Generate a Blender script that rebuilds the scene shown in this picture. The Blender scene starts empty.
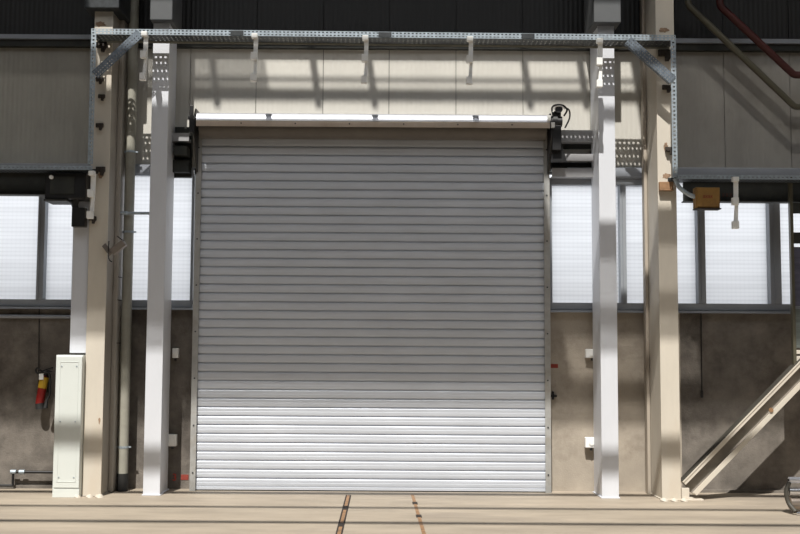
import bpy, math, random
from mathutils import Vector, Matrix
random.seed(7)
C = bpy.data.collections.new('dock_hall'); bpy.context.scene.collection.children.link(C)
PI = math.pi
# ------------------------------------------------------------------ camera
F = 1056.0; PX0 = 378.0; PY0 = 267.0
CAM = Vector((0, -12, 1.6)); PITCH = math.atan(80/F); ROLL = math.radians(0.36)
RM = Matrix.Rotation(PI/2+PITCH, 3, 'X') @ Matrix.Rotation(ROLL, 3, 'Z')
def at(px, py, Y):
    d = RM @ Vector((px-PX0, -(py-PY0), -F))
    t = (Y-CAM.y)/d.y
    p = CAM+d*t
    return p.x, p.z
def X_(px, py, Y): return at(px, py, Y)[0]
def Z_(px, py, Y): return at(px, py, Y)[1]
def P_(px, py, Y):
    x, z = at(px, py, Y); return Vector((x, Y, z))
cd = bpy.data.cameras.new('camera'); cam = bpy.data.objects.new('camera', cd); C.objects.link(cam)
cam.matrix_world = Matrix.Translation(CAM) @ RM.to_4x4()
cd.sensor_width = 36; cd.lens = 36*F/800; cd.shift_x = (400-PX0)/800; cd.clip_end = 200
bpy.context.scene.camera = cam
# ------------------------------------------------------------------ materials
def nodes(name):
    m = bpy.data.materials.new(name); m.use_nodes = True
    nt = m.node_tree; b = nt.nodes['Principled BSDF']
    return m, nt, b
def mat(name, col, rough=.6, metal=0, var=.12, scale=4, stretch=(1,1,1), bump=0, bscale=60, dirt=None, dscale=1.3, damt=.5, spec=.5):
    """noise-varied surface; dirt = a second colour in patches"""
    m, nt, b = nodes(name); N = nt.nodes; L = nt.links
    tc = N.new('ShaderNodeTexCoord'); mp = N.new('ShaderNodeMapping'); mp.inputs['Scale'].default_value = stretch
    L.new(tc.outputs['Object'], mp.inputs['Vector'])
    n = N.new('ShaderNodeTexNoise'); n.inputs['Scale'].default_value = scale; n.inputs['Detail'].default_value = 6
    n.inputs['Roughness'].default_value = .65
    L.new(mp.outputs['Vector'], n.inputs['Vector'])
    r = N.new('ShaderNodeValToRGB'); r.color_ramp.elements[0].position = .3; r.color_ramp.elements[1].position = .72
    r.color_ramp.elements[0].color = (*[c*(1-var) for c in col], 1); r.color_ramp.elements[1].color = (*[min(1, c*(1+var)) for c in col], 1)
    L.new(n.outputs['Fac'], r.inputs['Fac']); out = r.outputs['Color']
    if dirt:
        n2 = N.new('ShaderNodeTexNoise'); n2.inputs['Scale'].default_value = dscale; n2.inputs['Detail'].default_value = 8; n2.inputs['Roughness'].default_value = .7
        L.new(mp.outputs['Vector'], n2.inputs['Vector'])
        r2 = N.new('ShaderNodeValToRGB'); r2.color_ramp.elements[0].position = .5; r2.color_ramp.elements[1].position = .68
        r2.color_ramp.elements[0].color = (0,0,0,1); r2.color_ramp.elements[1].color = (damt,damt,damt,1)
        L.new(n2.outputs['Fac'], r2.inputs['Fac'])
        mx = N.new('ShaderNodeMix'); mx.data_type = 'RGBA'
        L.new(r2.outputs['Color'], mx.inputs[0]); L.new(out, mx.inputs[6]); mx.inputs[7].default_value = (*dirt, 1)
        out = mx.outputs[2]
    L.new(out, b.inputs['Base Color'])
    b.inputs['Roughness'].default_value = rough; b.inputs['Metallic'].default_value = metal
    b.inputs['Specular IOR Level'].default_value = spec
    if bump:
        nb = N.new('ShaderNodeTexNoise'); nb.inputs['Scale'].default_value = bscale; nb.inputs['Detail'].default_value = 4
        L.new(tc.outputs['Object'], nb.inputs['Vector'])
        bp = N.new('ShaderNodeBump'); bp.inputs['Strength'].default_value = bump; bp.inputs['Distance'].default_value = .01
        L.new(nb.outputs['Fac'], bp.inputs['Height']); L.new(bp.outputs['Normal'], b.inputs['Normal'])
    return m
M = {}
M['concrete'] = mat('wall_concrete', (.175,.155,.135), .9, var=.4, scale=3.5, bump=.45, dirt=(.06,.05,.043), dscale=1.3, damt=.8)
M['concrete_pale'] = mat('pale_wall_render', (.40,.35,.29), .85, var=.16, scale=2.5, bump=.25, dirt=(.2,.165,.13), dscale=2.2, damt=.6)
M['floor'] = mat('floor_screed', (.375,.318,.25), .75, var=.22, scale=1.6, stretch=(.45,1.6,1), bump=.12, bscale=30, dirt=(.26,.22,.18), dscale=.7, damt=.9)
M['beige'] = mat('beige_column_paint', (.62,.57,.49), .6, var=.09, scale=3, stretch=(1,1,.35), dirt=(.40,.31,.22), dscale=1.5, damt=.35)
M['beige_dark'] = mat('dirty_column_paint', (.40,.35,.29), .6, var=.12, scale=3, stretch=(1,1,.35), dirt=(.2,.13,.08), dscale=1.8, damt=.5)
M['white'] = mat('white_column_paint', (.665,.685,.735), .42, var=.05, scale=2, stretch=(1,1,.4))
M['grey_box'] = mat('shaded_head_grey', (.10,.105,.11), .6, var=.08)  # shade on the column heads is put into this grey
M['cabinet'] = mat('cabinet_enamel', (.66,.695,.67), .4, var=.03, scale=2)
M['galv'] = mat('galvanised_steel', (.40,.46,.51), .42, metal=.45, var=.25, scale=24)
M['brace_galv'] = mat('dull_galvanised_brace', (.17,.20,.235), .45, metal=.4, var=.4, scale=22)
M['galv_dark'] = mat('dark_galvanised_steel', (.045,.05,.054), .5, metal=.4, var=.3, scale=20)  # shade of the tray undersides is put into this steel colour
M['slat'] = mat('shutter_slats', (.60,.635,.70), .42, metal=.22, var=.06, scale=1.6, stretch=(1,1,2.5))
M['coil'] = mat('dark_coil', (.13,.115,.10), .5, var=.15)  # coil is darker than the slats of the curtain
M['guide'] = mat('guide_rail_steel', (.42,.42,.41), .5, metal=.3, var=.12, scale=8, dirt=(.30,.26,.2), dscale=3, damt=.6)
M['chrome'] = mat('polished_steel', (.80,.81,.84), .16, metal=1, var=.03)
M['hood'] = mat('hood_sheet', (.76,.78,.85), .34, metal=.45, var=.03)
M['hood_low'] = mat('hood_lower_sheet', (.55,.46,.38), .45, metal=.2, var=.14, scale=6, stretch=(1,1,.3), dirt=(.3,.22,.15), dscale=3, damt=.5)
M['black'] = mat('black_paint', (.012,.012,.013), .45, var=.2)
M['dark_steel'] = mat('dark_steel_beam', (.022,.024,.021), .6, var=.35, scale=5, dirt=(.06,.055,.04), dscale=4, damt=.4)
M['clamp'] = mat('rusty_black_clamp', (.035,.026,.02), .7, var=.5, scale=25)
M['rubber'] = mat('black_rubber', (.02,.02,.02), .6, var=.1)
M['frame'] = mat('window_frame_paint', (.29,.31,.34), .5, var=.08)
M['frame_dark'] = mat('window_mullion_paint', (.10,.11,.13), .5, var=.08)
M['flash'] = mat('flashing_sheet', (.30,.32,.36), .45, metal=.2, var=.1, scale=5, stretch=(.3,1,1))
M['white_plastic'] = mat('white_plastic', (.86,.86,.84), .5, var=.03)
M['pipe'] = mat('downpipe_paint', (.34,.33,.28), .5, var=.12, scale=4, dirt=(.2,.18,.14), dscale=2.5, damt=.4)
M['olive'] = mat('olive_pipe_paint', (.095,.088,.062), .35, var=.1)
M['red_pipe'] = mat('dark_red_pipe_paint', (.055,.009,.008), .5, var=.12)
M['red'] = mat('extinguisher_red', (.22,.012,.010), .35, var=.08)
M['yellow'] = mat('yellow_label', (.45,.27,.015), .5, var=.05)
M['red_mark'] = mat('red_marking_paint', (.26,.045,.03), .8, var=.2)
M['faint_red'] = mat('faded_red_paint', (.09,.03,.025), .8)
M['red_paint'] = mat('red_number_paint', (.5,.05,.03), .7, var=.05)
M['brace_web'] = mat('dusty_brace_web', (.25,.225,.195), .7, var=.25, scale=6)
M['dark_edge'] = mat('dark_flange_edge', (.06,.055,.045), .6, var=.2)
M['tube_brown'] = mat('brushed_tube', (.36,.31,.27), .3, metal=.7, var=.15, scale=9)
M['ochre'] = mat('ochre_box_paint', (.28,.15,.035), .55, var=.15, scale=9, dirt=(.16,.08,.03), dscale=6, damt=.6)
M['rust'] = mat('rust', (.26,.12,.05), .85, var=.35, scale=30)
M['rail'] = mat('rusty_floor_rail', (.30,.17,.085), .7, var=.3, scale=12, dirt=(.05,.035,.03), dscale=7, damt=.8)
M['groove'] = mat('dark_groove', (.03,.022,.018), .9, var=.2)
M['brown'] = mat('brown_device_paint', (.20,.17,.145), .5, var=.1)
M['roof'] = mat('roof_sheet', (.30,.30,.31), .8, var=.1)
M['side'] = mat('side_wall_paint', (.30,.28,.25), .8, var=.1)
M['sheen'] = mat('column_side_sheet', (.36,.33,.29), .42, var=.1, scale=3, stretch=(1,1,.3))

def panel_mat(name, col, pitch, depth, rough=.5, var=.1, dirt=None):
    """sandwich panel sheet with narrow vertical ribs"""
    m = mat(name, col, rough, var=var, scale=1.5, stretch=(1,1,.5), dirt=dirt, dscale=.8, damt=.35)
    nt = m.node_tree; N = nt.nodes; L = nt.links
    tc = [n for n in N if n.type == 'TEX_COORD'][0]
    w = N.new('ShaderNodeTexWave'); w.wave_type = 'BANDS'; w.bands_direction = 'X'; w.wave_profile = 'SIN'
    w.inputs['Scale'].default_value = 2*PI/pitch/20; w.inputs['Distortion'].default_value = 0
    L.new(tc.outputs['Object'], w.inputs['Vector'])
    b = N.new('ShaderNodeBump'); b.inputs['Strength'].default_value = depth; b.inputs['Distance'].default_value = .003
    L.new(w.outputs['Fac'], b.inputs['Height']); L.new(b.outputs['Normal'], N['Principled BSDF'].inputs['Normal'])
    return m
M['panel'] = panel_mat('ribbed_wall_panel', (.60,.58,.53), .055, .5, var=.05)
M['panel_left'] = panel_mat('left_ribbed_panel', (.34,.325,.285), .055, .8, var=.18, dirt=(.15,.14,.125))  # darker and blotchier than the middle panel
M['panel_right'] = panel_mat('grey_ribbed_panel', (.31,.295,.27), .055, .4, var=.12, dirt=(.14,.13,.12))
M['panel_shaded'] = panel_mat('shaded_ribbed_panel', (.010,.0095,.009), .055, .75, var=.1)  # shade on the upper wall band is put into the panel colour

def glazing():
    m, nt, b = nodes('multiwall_polycarbonate'); N = nt.nodes; L = nt.links
    tc = N.new('ShaderNodeTexCoord'); sep = N.new('ShaderNodeSeparateXYZ'); L.new(tc.outputs['Object'], sep.inputs[0])
    def bands(out, period, lo, power):
        mul = N.new('ShaderNodeMath'); mul.operation = 'MULTIPLY'; mul.inputs[1].default_value = PI/period
        s = N.new('ShaderNodeMath'); s.operation = 'SINE'; a = N.new('ShaderNodeMath'); a.operation = 'ABSOLUTE'
        p = N.new('ShaderNodeMath'); p.operation = 'POWER'; p.inputs[1].default_value = power
        r = N.new('ShaderNodeMapRange'); r.inputs['To Min'].default_value = lo; r.inputs['To Max'].default_value = 1
        L.new(out, mul.inputs[0]); L.new(mul.outputs[0], s.inputs[0]); L.new(s.outputs[0], a.inputs[0]); L.new(a.outputs[0], p.inputs[0]); L.new(p.outputs[0], r.inputs['Value'])
        return r.outputs[0]
    hb = bands(sep.outputs['Z'], .046, .86, .5); vb = bands(sep.outputs['X'], .05, .95, .5)
    n = N.new('ShaderNodeTexNoise'); n.inputs['Scale'].default_value = 1.2; mp = N.new('ShaderNodeMapping'); mp.inputs['Scale'].default_value = (.4,1,9)
    L.new(tc.outputs['Object'], mp.inputs['Vector']); L.new(mp.outputs['Vector'], n.inputs['Vector'])
    nr = N.new('ShaderNodeMapRange'); nr.inputs['From Min'].default_value = .3; nr.inputs['From Max'].default_value = .7; nr.inputs['To Min'].default_value = .86; nr.inputs['To Max'].default_value = 1
    L.new(n.outputs['Fac'], nr.inputs['Value'])
    m1 = N.new('ShaderNodeMath'); m1.operation = 'MULTIPLY'; m2 = N.new('ShaderNodeMath'); m2.operation = 'MULTIPLY'
    L.new(hb, m1.inputs[0]); L.new(vb, m1.inputs[1]); L.new(m1.outputs[0], m2.inputs[0]); L.new(nr.outputs[0], m2.inputs[1])
    col = N.new('ShaderNodeMix'); col.data_type = 'RGBA'; col.inputs[6].default_value = (0,0,0,1); col.inputs[7].default_value = (.96,.96,.97,1)
    L.new(m2.outputs[0], col.inputs[0])
    t = N.new('ShaderNodeBsdfTranslucent'); L.new(col.outputs[2], t.inputs['Color'])
    g = N.new('ShaderNodeBsdfGlossy'); g.inputs['Roughness'].default_value = .35
    mx = N.new('ShaderNodeMixShader'); mx.inputs[0].default_value = .04
    L.new(t.outputs[0], mx.inputs[1]); L.new(g.outputs[0], mx.inputs[2])
    L.new(mx.outputs[0], N['Material Output'].inputs['Surface']); N.remove(b)
    return m
M['glazing'] = glazing()

# ------------------------------------------------------------------ mesh builder (world coordinates in, offset by the root on build)
class MB:
    def __init__(s): s.v = []; s.f = []; s.sm = []; s.mi = []; s.m = 0
    def add(s, vs, fs, smooth=False):
        o = len(s.v); s.v += [tuple(v) for v in vs]
        for f in fs: s.f.append(tuple(o+i for i in f)); s.sm.append(smooth); s.mi.append(s.m)
        return s
    def box(s, x0, x1, y0, y1, z0, z1):
        x0, x1 = sorted((x0,x1)); y0, y1 = sorted((y0,y1)); z0, z1 = sorted((z0,z1))
        return s.add([(x0,y0,z0),(x1,y0,z0),(x1,y1,z0),(x0,y1,z0),(x0,y0,z1),(x1,y0,z1),(x1,y1,z1),(x0,y1,z1)],
              [(0,3,2,1),(4,5,6,7),(0,1,5,4),(1,2,6,5),(2,3,7,6),(3,0,4,7)])
    def obox(s, c, ax, ay, az, hx, hy, hz):
        c = Vector(c); vs = []
        for k in (-1,1):
            for (i,j) in ((-1,-1),(1,-1),(1,1),(-1,1)): vs.append(c+ax*hx*i+ay*hy*j+az*hz*k)
        return s.add(vs, [(0,3,2,1),(4,5,6,7),(0,1,5,4),(1,2,6,5),(2,3,7,6),(3,0,4,7)])
    def beam(s, a, b, w, h, up=Vector((0,-1,0))):
        """rectangular bar from a to b, h along 'up'"""
        a = Vector(a); b = Vector(b); d = (b-a).normalized(); side = d.cross(up).normalized(); u = side.cross(d).normalized()
        return s.obox((a+b)/2, d, side, u, (b-a).length/2, w/2, h/2)
    def tube(s, pts, r, n=12, cap=True):
        pts = [Vector(p) for p in pts]; rings = []; prev = None
        for i, p in enumerate(pts):
            d = (pts[min(i+1,len(pts)-1)]-pts[max(i-1,0)]).normalized()
            if prev is None:
                a = d.orthogonal().normalized()
            else:
                a = (prev-d*prev.dot(d)).normalized()
            prev = a; b = d.cross(a); rr = r[i] if isinstance(r, (list,tuple)) else r
            rings.append([p+(a*math.cos(2*PI*k/n)+b*math.sin(2*PI*k/n))*rr for k in range(n)])
        vs = [v for ring in rings for v in ring]; fs = []
        for i in range(len(pts)-1):
            for k in range(n):
                fs.append((i*n+k, i*n+(k+1)%n, (i+1)*n+(k+1)%n, (i+1)*n+k))
        s.add(vs, fs, True)
        if cap:
            s.add(rings[0], [tuple(range(n-1,-1,-1))]); s.add(rings[-1], [tuple(range(n))])
        return s
    def prism(s, prof, axis, a0, a1, smooth=False):
        """prof: closed list of 2-D points; axis 'x': (y,z) swept in x; 'y': (x,z); 'z': (x,y)"""
        def p(q, a): return {'x': (a,q[0],q[1]), 'y': (q[0],a,q[1]), 'z': (q[0],q[1],a)}[axis]
        n = len(prof); vs = [p(q,a0) for q in prof]+[p(q,a1) for q in prof]
        s.add(vs, [(i,(i+1)%n,n+(i+1)%n,n+i) for i in range(n)], smooth)
        s.add([p(q,a0) for q in prof], [tuple(range(n-1,-1,-1))]); s.add([p(q,a1) for q in prof], [tuple(range(n))])
        return s
    def perf(s, o, u, v, L, W, nu, nv, hu=.55, hv=.5, th=.003):
        """perforated sheet: origin o, unit axes u (length L) and v (width W), nu x nv slots cut right through"""
        o = Vector(o); nrm = u.cross(v).normalized()*th/2; cu = L/nu; cv = W/nv
        for i in range(nu):
            for j in range(nv):
                sh = 0
                c = o+u*(cu*(i+.5))+v*(cv*(j+.5)); A = [(-1,-1),(1,-1),(1,1),(-1,1)]
                out = [c+u*(cu/2*a)+v*(cv/2*b) for a, b in A]; inn = [c+u*(cu/2*hu*a)+v*(cv/2*hv*b) for a, b in A]
                vs = [p+nrm for p in out]+[p+nrm for p in inn]+[p-nrm for p in out]+[p-nrm for p in inn]
                fs = []
                for k in range(4):
                    k2 = (k+1)%4
                    fs += [(k,k2,4+k2,4+k), (8+k2,8+k,12+k,12+k2), (4+k,4+k2,12+k2,12+k)]
                s.add(vs, fs)
        return s
    def build(s, name, mats, root=None, bevel=0, seg=2):
        off = Vector((0,0,0))
        r = root
        while r is not None: off += Vector(r.location); r = r.parent
        me = bpy.data.meshes.new(name)
        me.from_pydata([tuple(Vector(v)-off) for v in s.v], [], s.f)
        if not isinstance(mats, (list,tuple)): mats = [mats]
        for m in mats: me.materials.append(m)
        me.polygons.foreach_set('use_smooth', s.sm); me.polygons.foreach_set('material_index', s.mi)
        me.validate(); me.update()
        import bmesh
        bm = bmesh.new(); bm.from_mesh(me); bmesh.ops.recalc_face_normals(bm, faces=bm.faces); bm.to_mesh(me); bm.free()
        o = bpy.data.objects.new(name, me); C.objects.link(o)
        if root is not None: o.parent = root
        if bevel:
            b = o.modifiers.new('bevel', 'BEVEL'); b.width = bevel; b.segments = seg; b.limit_method = 'ANGLE'; b.angle_limit = math.radians(40)
        return o
def tag(o, label=None, cat=None, group=None, kind=None):
    if label: o['label'] = label
    if cat: o['category'] = cat
    if group: o['group'] = group
    if kind: o['kind'] = kind
    return o
def thing(name, label, cat, loc, group=None, kind=None):
    o = bpy.data.objects.new(name, None); C.objects.link(o); o.location = loc; o.empty_display_size = .1
    return tag(o, label, cat, group, kind)
def struct(name, mb, m, bevel=0, label=None):
    o = mb.build(name, m, None, bevel); o['kind'] = 'structure'
    if label: o['label'] = label
    return o
def arc(c, r, a0, a1, n, plane='xz'):
    out = []
    for i in range(n+1):
        a = math.radians(a0+(a1-a0)*i/n); p, q = r*math.cos(a), r*math.sin(a)
        out.append(Vector((c[0]+p, c[1], c[2]+q)) if plane == 'xz' else Vector((c[0], c[1]+p, c[2]+q)))
    return out
def smooth_path(pts, n=6):
    """Catmull-Rom through pts"""
    pts = [Vector(p) for p in pts]; q = [pts[0]*2-pts[1]]+pts+[pts[-1]*2-pts[-2]]; out = []
    for i in range(1, len(q)-2):
        for k in range(n):
            t = k/n; a, b, c, d = q[i-1], q[i], q[i+1], q[i+2]
            out.append(.5*((2*b)+(-a+c)*t+(2*a-5*b+4*c-d)*t*t+(-a+3*b-3*c+d)*t**3))
    out.append(pts[-1]); return out
def rounded(pts, r=.08, n=6):
    """polyline with rounded corners"""
    pts = [Vector(p) for p in pts]; out = [pts[0]]
    for i in range(1, len(pts)-1):
        a = pts[i]+(pts[i-1]-pts[i]).normalized()*r; b = pts[i]+(pts[i+1]-pts[i]).normalized()*r
        for k in range(n+1):
            t = k/n; out.append(a*(1-t)**2+pts[i]*2*t*(1-t)+b*t*t)
    out.append(pts[-1]); return out
V = Vector
# ------------------------------------------------------------------ key dimensions
XL, XR = -9.0, 9.0; ROOF = 10.0; YB = -20.0
DX0, DX1 = X_(193,480,-.12), X_(548,480,-.12)        # shutter opening
SILL = Z_(378,306,0); WTOP = Z_(378,172,0); PBASE = Z_(378,171,0); LEDGE = Z_(378,42,0); 
# ------------------------------------------------------------------ setting
f = MB().box(XL, XR, YB, .6, -.2, 0); struct('floor', f, M['floor'])
# joints cut in the slab show as thin dark lines
w = MB()
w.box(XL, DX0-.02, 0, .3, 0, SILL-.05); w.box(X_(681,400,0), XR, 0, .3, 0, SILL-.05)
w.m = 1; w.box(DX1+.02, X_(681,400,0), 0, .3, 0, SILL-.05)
# plinth step at the wall foot
w.m = 0; w.box(XL, X_(82,480,0), -.05, 0, 0, .035); w.box(X_(690,480,0), XR, -.05, 0, 0, .03)
struct('wall_back', w, [M['concrete'], M['concrete_pale']])
up = MB(); joints = [X_(p,90,-.02) for p in (-60,190,256,323,389,456,523,590,724,790,857)]
xa = X_(92,90,0); xb = X_(675,90,0)
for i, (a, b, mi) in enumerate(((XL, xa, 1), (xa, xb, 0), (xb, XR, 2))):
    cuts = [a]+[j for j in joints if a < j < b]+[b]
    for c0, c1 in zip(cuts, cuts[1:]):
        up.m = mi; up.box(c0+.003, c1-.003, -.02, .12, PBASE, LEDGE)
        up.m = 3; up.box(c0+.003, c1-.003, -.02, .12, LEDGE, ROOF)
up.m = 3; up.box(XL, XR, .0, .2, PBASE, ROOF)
struct('wall_upper', up, [M['panel'], M['panel_left'], M['panel_right'], M['panel_shaded']], .002)
# behind the shutter a lintel and side reveals close the opening
struct('wall_left', MB().box(XL-.2, XL, YB, .6, 0, ROOF), M['side'])
struct('wall_right', MB().box(XR, XR+.2, YB, .6, 0, ROOF), M['side'])
wr = MB(); wr.box(XL, XR, YB-.2, YB, 0, ROOF)
struct('wall_rear', wr, M['side'])
# roof: unseen; strips, roof lights and purlins laid out to shape the sun patches (sun level u -> roof line)
TT, KK = 1.5, .22
def ry(u): return (u-ROOF)/TT
def rx(x, u): return x-KK*(ROOF-max(u,0))/TT
rf = MB()
def roofbox(u0, u1, x0=XL, x1=XR): rf.box(x0, x1, ry(u0), ry(u1), ROOF, ROOF+.012)
rf.box(XL, XR, ry(5.05), .6, ROOF, ROOF+.12)
def dimming_slats(u0, u1, x0, x1, n, fill):  # unseen close slats, added to let only part of the sun through
    for k in range(n):
        c = u0+(u1-u0)*(k+.5)/n; h = (u1-u0)/n*fill/2; roofbox(c-h, c+h, x0, x1)
# upper roof light: clear over the shutter, dimmed by added slats over the side bays
UA, UB = 3.42, 5.05
xo0, xo1 = rx(X_(112,90,0), 4.4), rx(X_(640,90,0), 4.4)
xl0, xr1 = rx(X_(-60,90,0), 4.4), rx(X_(860,90,0), 4.4)
rf.box(XL, xl0, ry(UA), ry(UB), ROOF, ROOF+.12); rf.box(xr1, XR, ry(UA), ry(UB), ROOF, ROOF+.12)
dimming_slats(UA, 4.7, xl0, xo0, 22, .72); roofbox(4.7, UB, xl0, xo0)
dimming_slats(UA, 4.85, xo1, xr1, 26, .66); roofbox(4.85, UB, xo1, xr1)
for x in (xo0, xo1): rf.box(x-.04, x+.04, ry(UA), ry(UB), ROOF, ROOF+.12)
dimming_slats(4.86, UB, xo0, xo1, 5, .5)
for u0, u1 in ((4.61,4.66),(4.38,4.53)): roofbox(u0, u1, xo0, xo1)
dimming_slats(4.53, 4.86, xo0, rx(X_(270,90,0), 4.5), 8, .4)
for p in (316, 527, 372, 583, 215): x = rx(X_(p,80,0), 4.6); rf.box(x-.035, x+.035, ry(4.3), ry(UB), ROOF+.0, ROOF+.1)
xs0, xs1 = rx(X_(560,200,0), 2), rx(X_(690,200,0), 2)
roofbox(1.0, UA, XL, xs0); roofbox(1.0, UA, xs1, XR); dimming_slats(.72, 1.0, XL, XR, 6, .5); roofbox(3.25, UA, xs0, xs1); roofbox(1.75, 2.15, xs0, xs1); roofbox(1.0, 1.22, xs0, xs1)
dimming_slats(1.22, 1.75, xs0, xs1, 9, .5)
for u, wd in ((-.45,.27),(-1.97,.16),(-3.33,.19),(-4.7,.18),(-6.0,.18),(-7.3,.14)): roofbox(u-wd/2, u+wd/2)
rf.box(XL, XR, YB, ry(-9), ROOF, ROOF+.12)
struct('ceiling', rf, M['roof'])
# ledges (flashing) on the back wall
t = MB(); z = Z_(378,39,-.14); t.prism([(-.02,z-.02),(-.02,z+.05),(-.14,z+.03),(-.14,z-.02)], 'x', XL, XR); t.m = 1; t.box(XL, XR, -.10, -.02, z-.095, z-.02)  # dark strip below the ledge stands in for its shadow
struct('trim_1', t, [M['flash'], M['dark_steel']])
z0, z1 = Z_(378,175,-.08), Z_(378,165.5,-.08)
for i, (a, b) in enumerate(((XL, DX0-.25), (DX1+.25, XR))):
    t = MB(); t.prism([(0,z0-.02),(0,z1+.02),(-.05,z1),(-.09,z1-.012),(-.09,z0),(-.07,z0-.02)], 'x', a, b)
    struct('trim_%d' % (i+2), t, M['flash'])
# windows: frame, mullions, sill and pane for each bay
def window(i, pa, pb, mull, top, bottom=306, wide=None):
    zt = Z_(378, top, 0); zb = Z_(378, bottom, 0); xa_, xb_ = X_(pa,250,0), X_(pb,250,0)
    r = thing('window_%d' % i, None, None, ((xa_+xb_)/2, 0, zb)); r['kind'] = 'structure'
    fr = MB(); fr.box(xa_, xb_, -.05, .1, zb-.03, zb+.05); fr.box(xa_, xb_, -.05, .1, zt-.05, zt+.03)
    fr.box(xa_, xa_+.03, -.045, .1, zb, zt); fr.box(xb_-.03, xb_, -.045, .1, zb, zt)
    fr.build('window_frame', M['frame'], r, .004)
    for (p0, p1) in mull:
        a, b = X_(p0,250,-.06), X_(p1,250,-.06)
        mm = MB(); mm.box(a, b, -.06, .1, zb+.05, zt-.05); mm.box(a+.35*(b-a), a+.42*(b-a), -.075, -.06, zb+.05, zt-.05)
        mm.build('mullion', M['frame'], r, .004)
    xs = sorted([xa_+.02]+[X_((p0+p1)/2,250,0) for p0, p1 in mull]+[xb_-.02])
    for a, b in zip(xs, xs[1:]):
        MB().add([(a,.05,zb+.03),(b,.05,zb+.03),(b,.05,zt-.03),(a,.05,zt-.03)], [(0,1,2,3)]).build('pane', M['glazing'], r)
    s = MB(); s.prism([(.1,zb-.06),(.1,zb-.03),(-.09,zb-.035),(-.1,zb-.06)], 'x', xa_, xb_); s.build('window_sill', M['frame'], r)
    return r
window(1, -420, 80, [(37,44),(-60,-53),(-150,-143),(-240,-233),(-330,-323)], 170)
window(2, 84, 194, [(117.5,122)], 172)
window(3, 549, 652, [(620.5,626.5)], 180)
window(4, 656, 1150, [(698,705.5),(770,781),(860,870),(950,960),(1050,1060)], 176)
# low unseen wall added outside to darken the foot of the glazing
struct('wall_light_blocker', MB().box(XL, XR, .75, .9, -.2, SILL-.05), M['concrete'])

# ------------------------------------------------------------------ roller shutter
dt = thing('door_1', 'closed silver steel roller shutter filling the middle of the wall', 'roller shutter', ((DX0+DX1)/2, -.12, 0)); dt['kind'] = 'structure'
HT = Z_(378,127,-.42)
cur = MB(); pitch = 8.72/88*11.88/12; zt = HT+.06; z = .045; prof = []
while z < zt:
    prof += [(-.112,z+.000), (-.130,z+.004), (-.1325,z+.018), (-.1335,z+pitch*.42), (-.1318,z+pitch*.48), (-.1335,z+pitch*.54), (-.1322,z+pitch*.80), (-.129,z+pitch*.85), (-.112,z+pitch*.86)]
    z += pitch
n = len(prof); x0, x1 = DX0+.03, DX1-.03
vs = [(x0,y,z) for y, z in prof]+[(x1,y,z) for y, z in prof]
cur.add(vs, [(i,i+1,n+i+1,n+i) for i in range(n-1)])
vs2 = [(x0,-.10,prof[0][1]),(x1,-.10,prof[0][1]),(x1,-.10,prof[-1][1]),(x0,-.10,prof[-1][1])]
cur.add(vs2, [(0,1,2,3)])
cur.build('curtain', M['slat'], dt)
bb = MB(); bb.box(x0, x1, -.135, -.10, .012, .045); bb.build('bottom_bar', M['slat'], dt, .003)
sl = MB(); sl.box(x0, x1, -.13, -.105, 0, .014); sl.build('rubber_seal', M['rubber'], dt)
for sgn, xx in ((-1, DX0), (1, DX1)):
    g = MB(); a, b = (xx-.03, xx+.035) if sgn < 0 else (xx-.035, xx+.03)
    g.box(a, b, -.17, -.155, 0, HT+.02); g.box(a if sgn < 0 else b-.012, a+.012 if sgn < 0 else b, -.155, -.0, 0, HT+.02)
    g.box(a, b, -.09, -.075, 0, HT+.02)
    gr = g.build('guide_rail', M['guide'], dt, .002)
    for k in range(8):
        MB().tube([(xx-.004*sgn,-.171,.2+k*.52),(xx-.004*sgn,-.178,.2+k*.52)], .009, 8).build('bolt', M['galv_dark'], gr)
# hood over the coil
yf = -.46; zt_ = Z_(378,112.5,yf); zm = Z_(378,121,yf); zl = Z_(378,127,yf)
hx0, hx1 = X_(196,120,yf), X_(550,120,yf)
r_ = (zt_-zm)
pts = [(-.02, zt_-.01), (yf+.16, zt_-.004)]
for k in range(9):
    a = math.radians(105+75*k/8); pts.append((yf+.085+.085*math.cos(a), zm+r_*math.sin(a)))
outer = pts; inner = [(y+.004, z-.004) for y, z in reversed(pts)]
h = MB(); h.prism(outer+inner, 'x', hx0, hx1); hood = h.build('drum_hood', M['hood'], dt)
h = MB(); h.box(hx0, hx1, yf+.002, yf+.010, zl, zm-.008); h.build('hood_apron', M['hood_low'], dt, .002)
for k in range(6):
    x = hx0+.5+k*.6; MB().tube([(x,yf+.004,(zl+zm)/2),(x,yf-.006,(zl+zm)/2)], .008, 8).build('rivet', M['galv_dark'], hood)
coil = MB(); cz = zl+.03; cp = []
for k in range(25):
    a = 2*PI*k/24; cp.append((-.25+.13*math.cos(a), cz+.13*math.sin(a)))
coil.prism(cp[:-1], 'x', DX0+.03, DX1-.03, True); coil.build('coil', M['coil'], dt)
sh = MB(); sh.tube([(hx0-.05,-.275,cz),(hx1+.07,-.275,cz)], .03, 16); sh.build('drum_shaft', M['dark_steel'], dt)
# left end plate
ep = MB(); a = X_(190,140,-.3); b = hx0-.002
ep.prism([(-.02,cz-.5),(-.02,cz+.19),(-.35,cz+.19),(-.46,cz+.05),(-.46,cz-.12),(-.2,cz-.5)], 'x', b-.03, b-.015)
ep.box(b-.07, b-.03, -.47, -.44, cz-.10, cz+.2); ep.box(b-.09, b-.03, -.44, -.40, cz+.05, cz+.09); ep.box(b-.05,b-.03,-.2,-.02,cz-.52,cz-.46)
ep.tube([(b-.08,-.275,cz),(b-.02,-.275,cz)], .07, 16)
ep.build('end_plate', M['black'], dt, .004)
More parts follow.
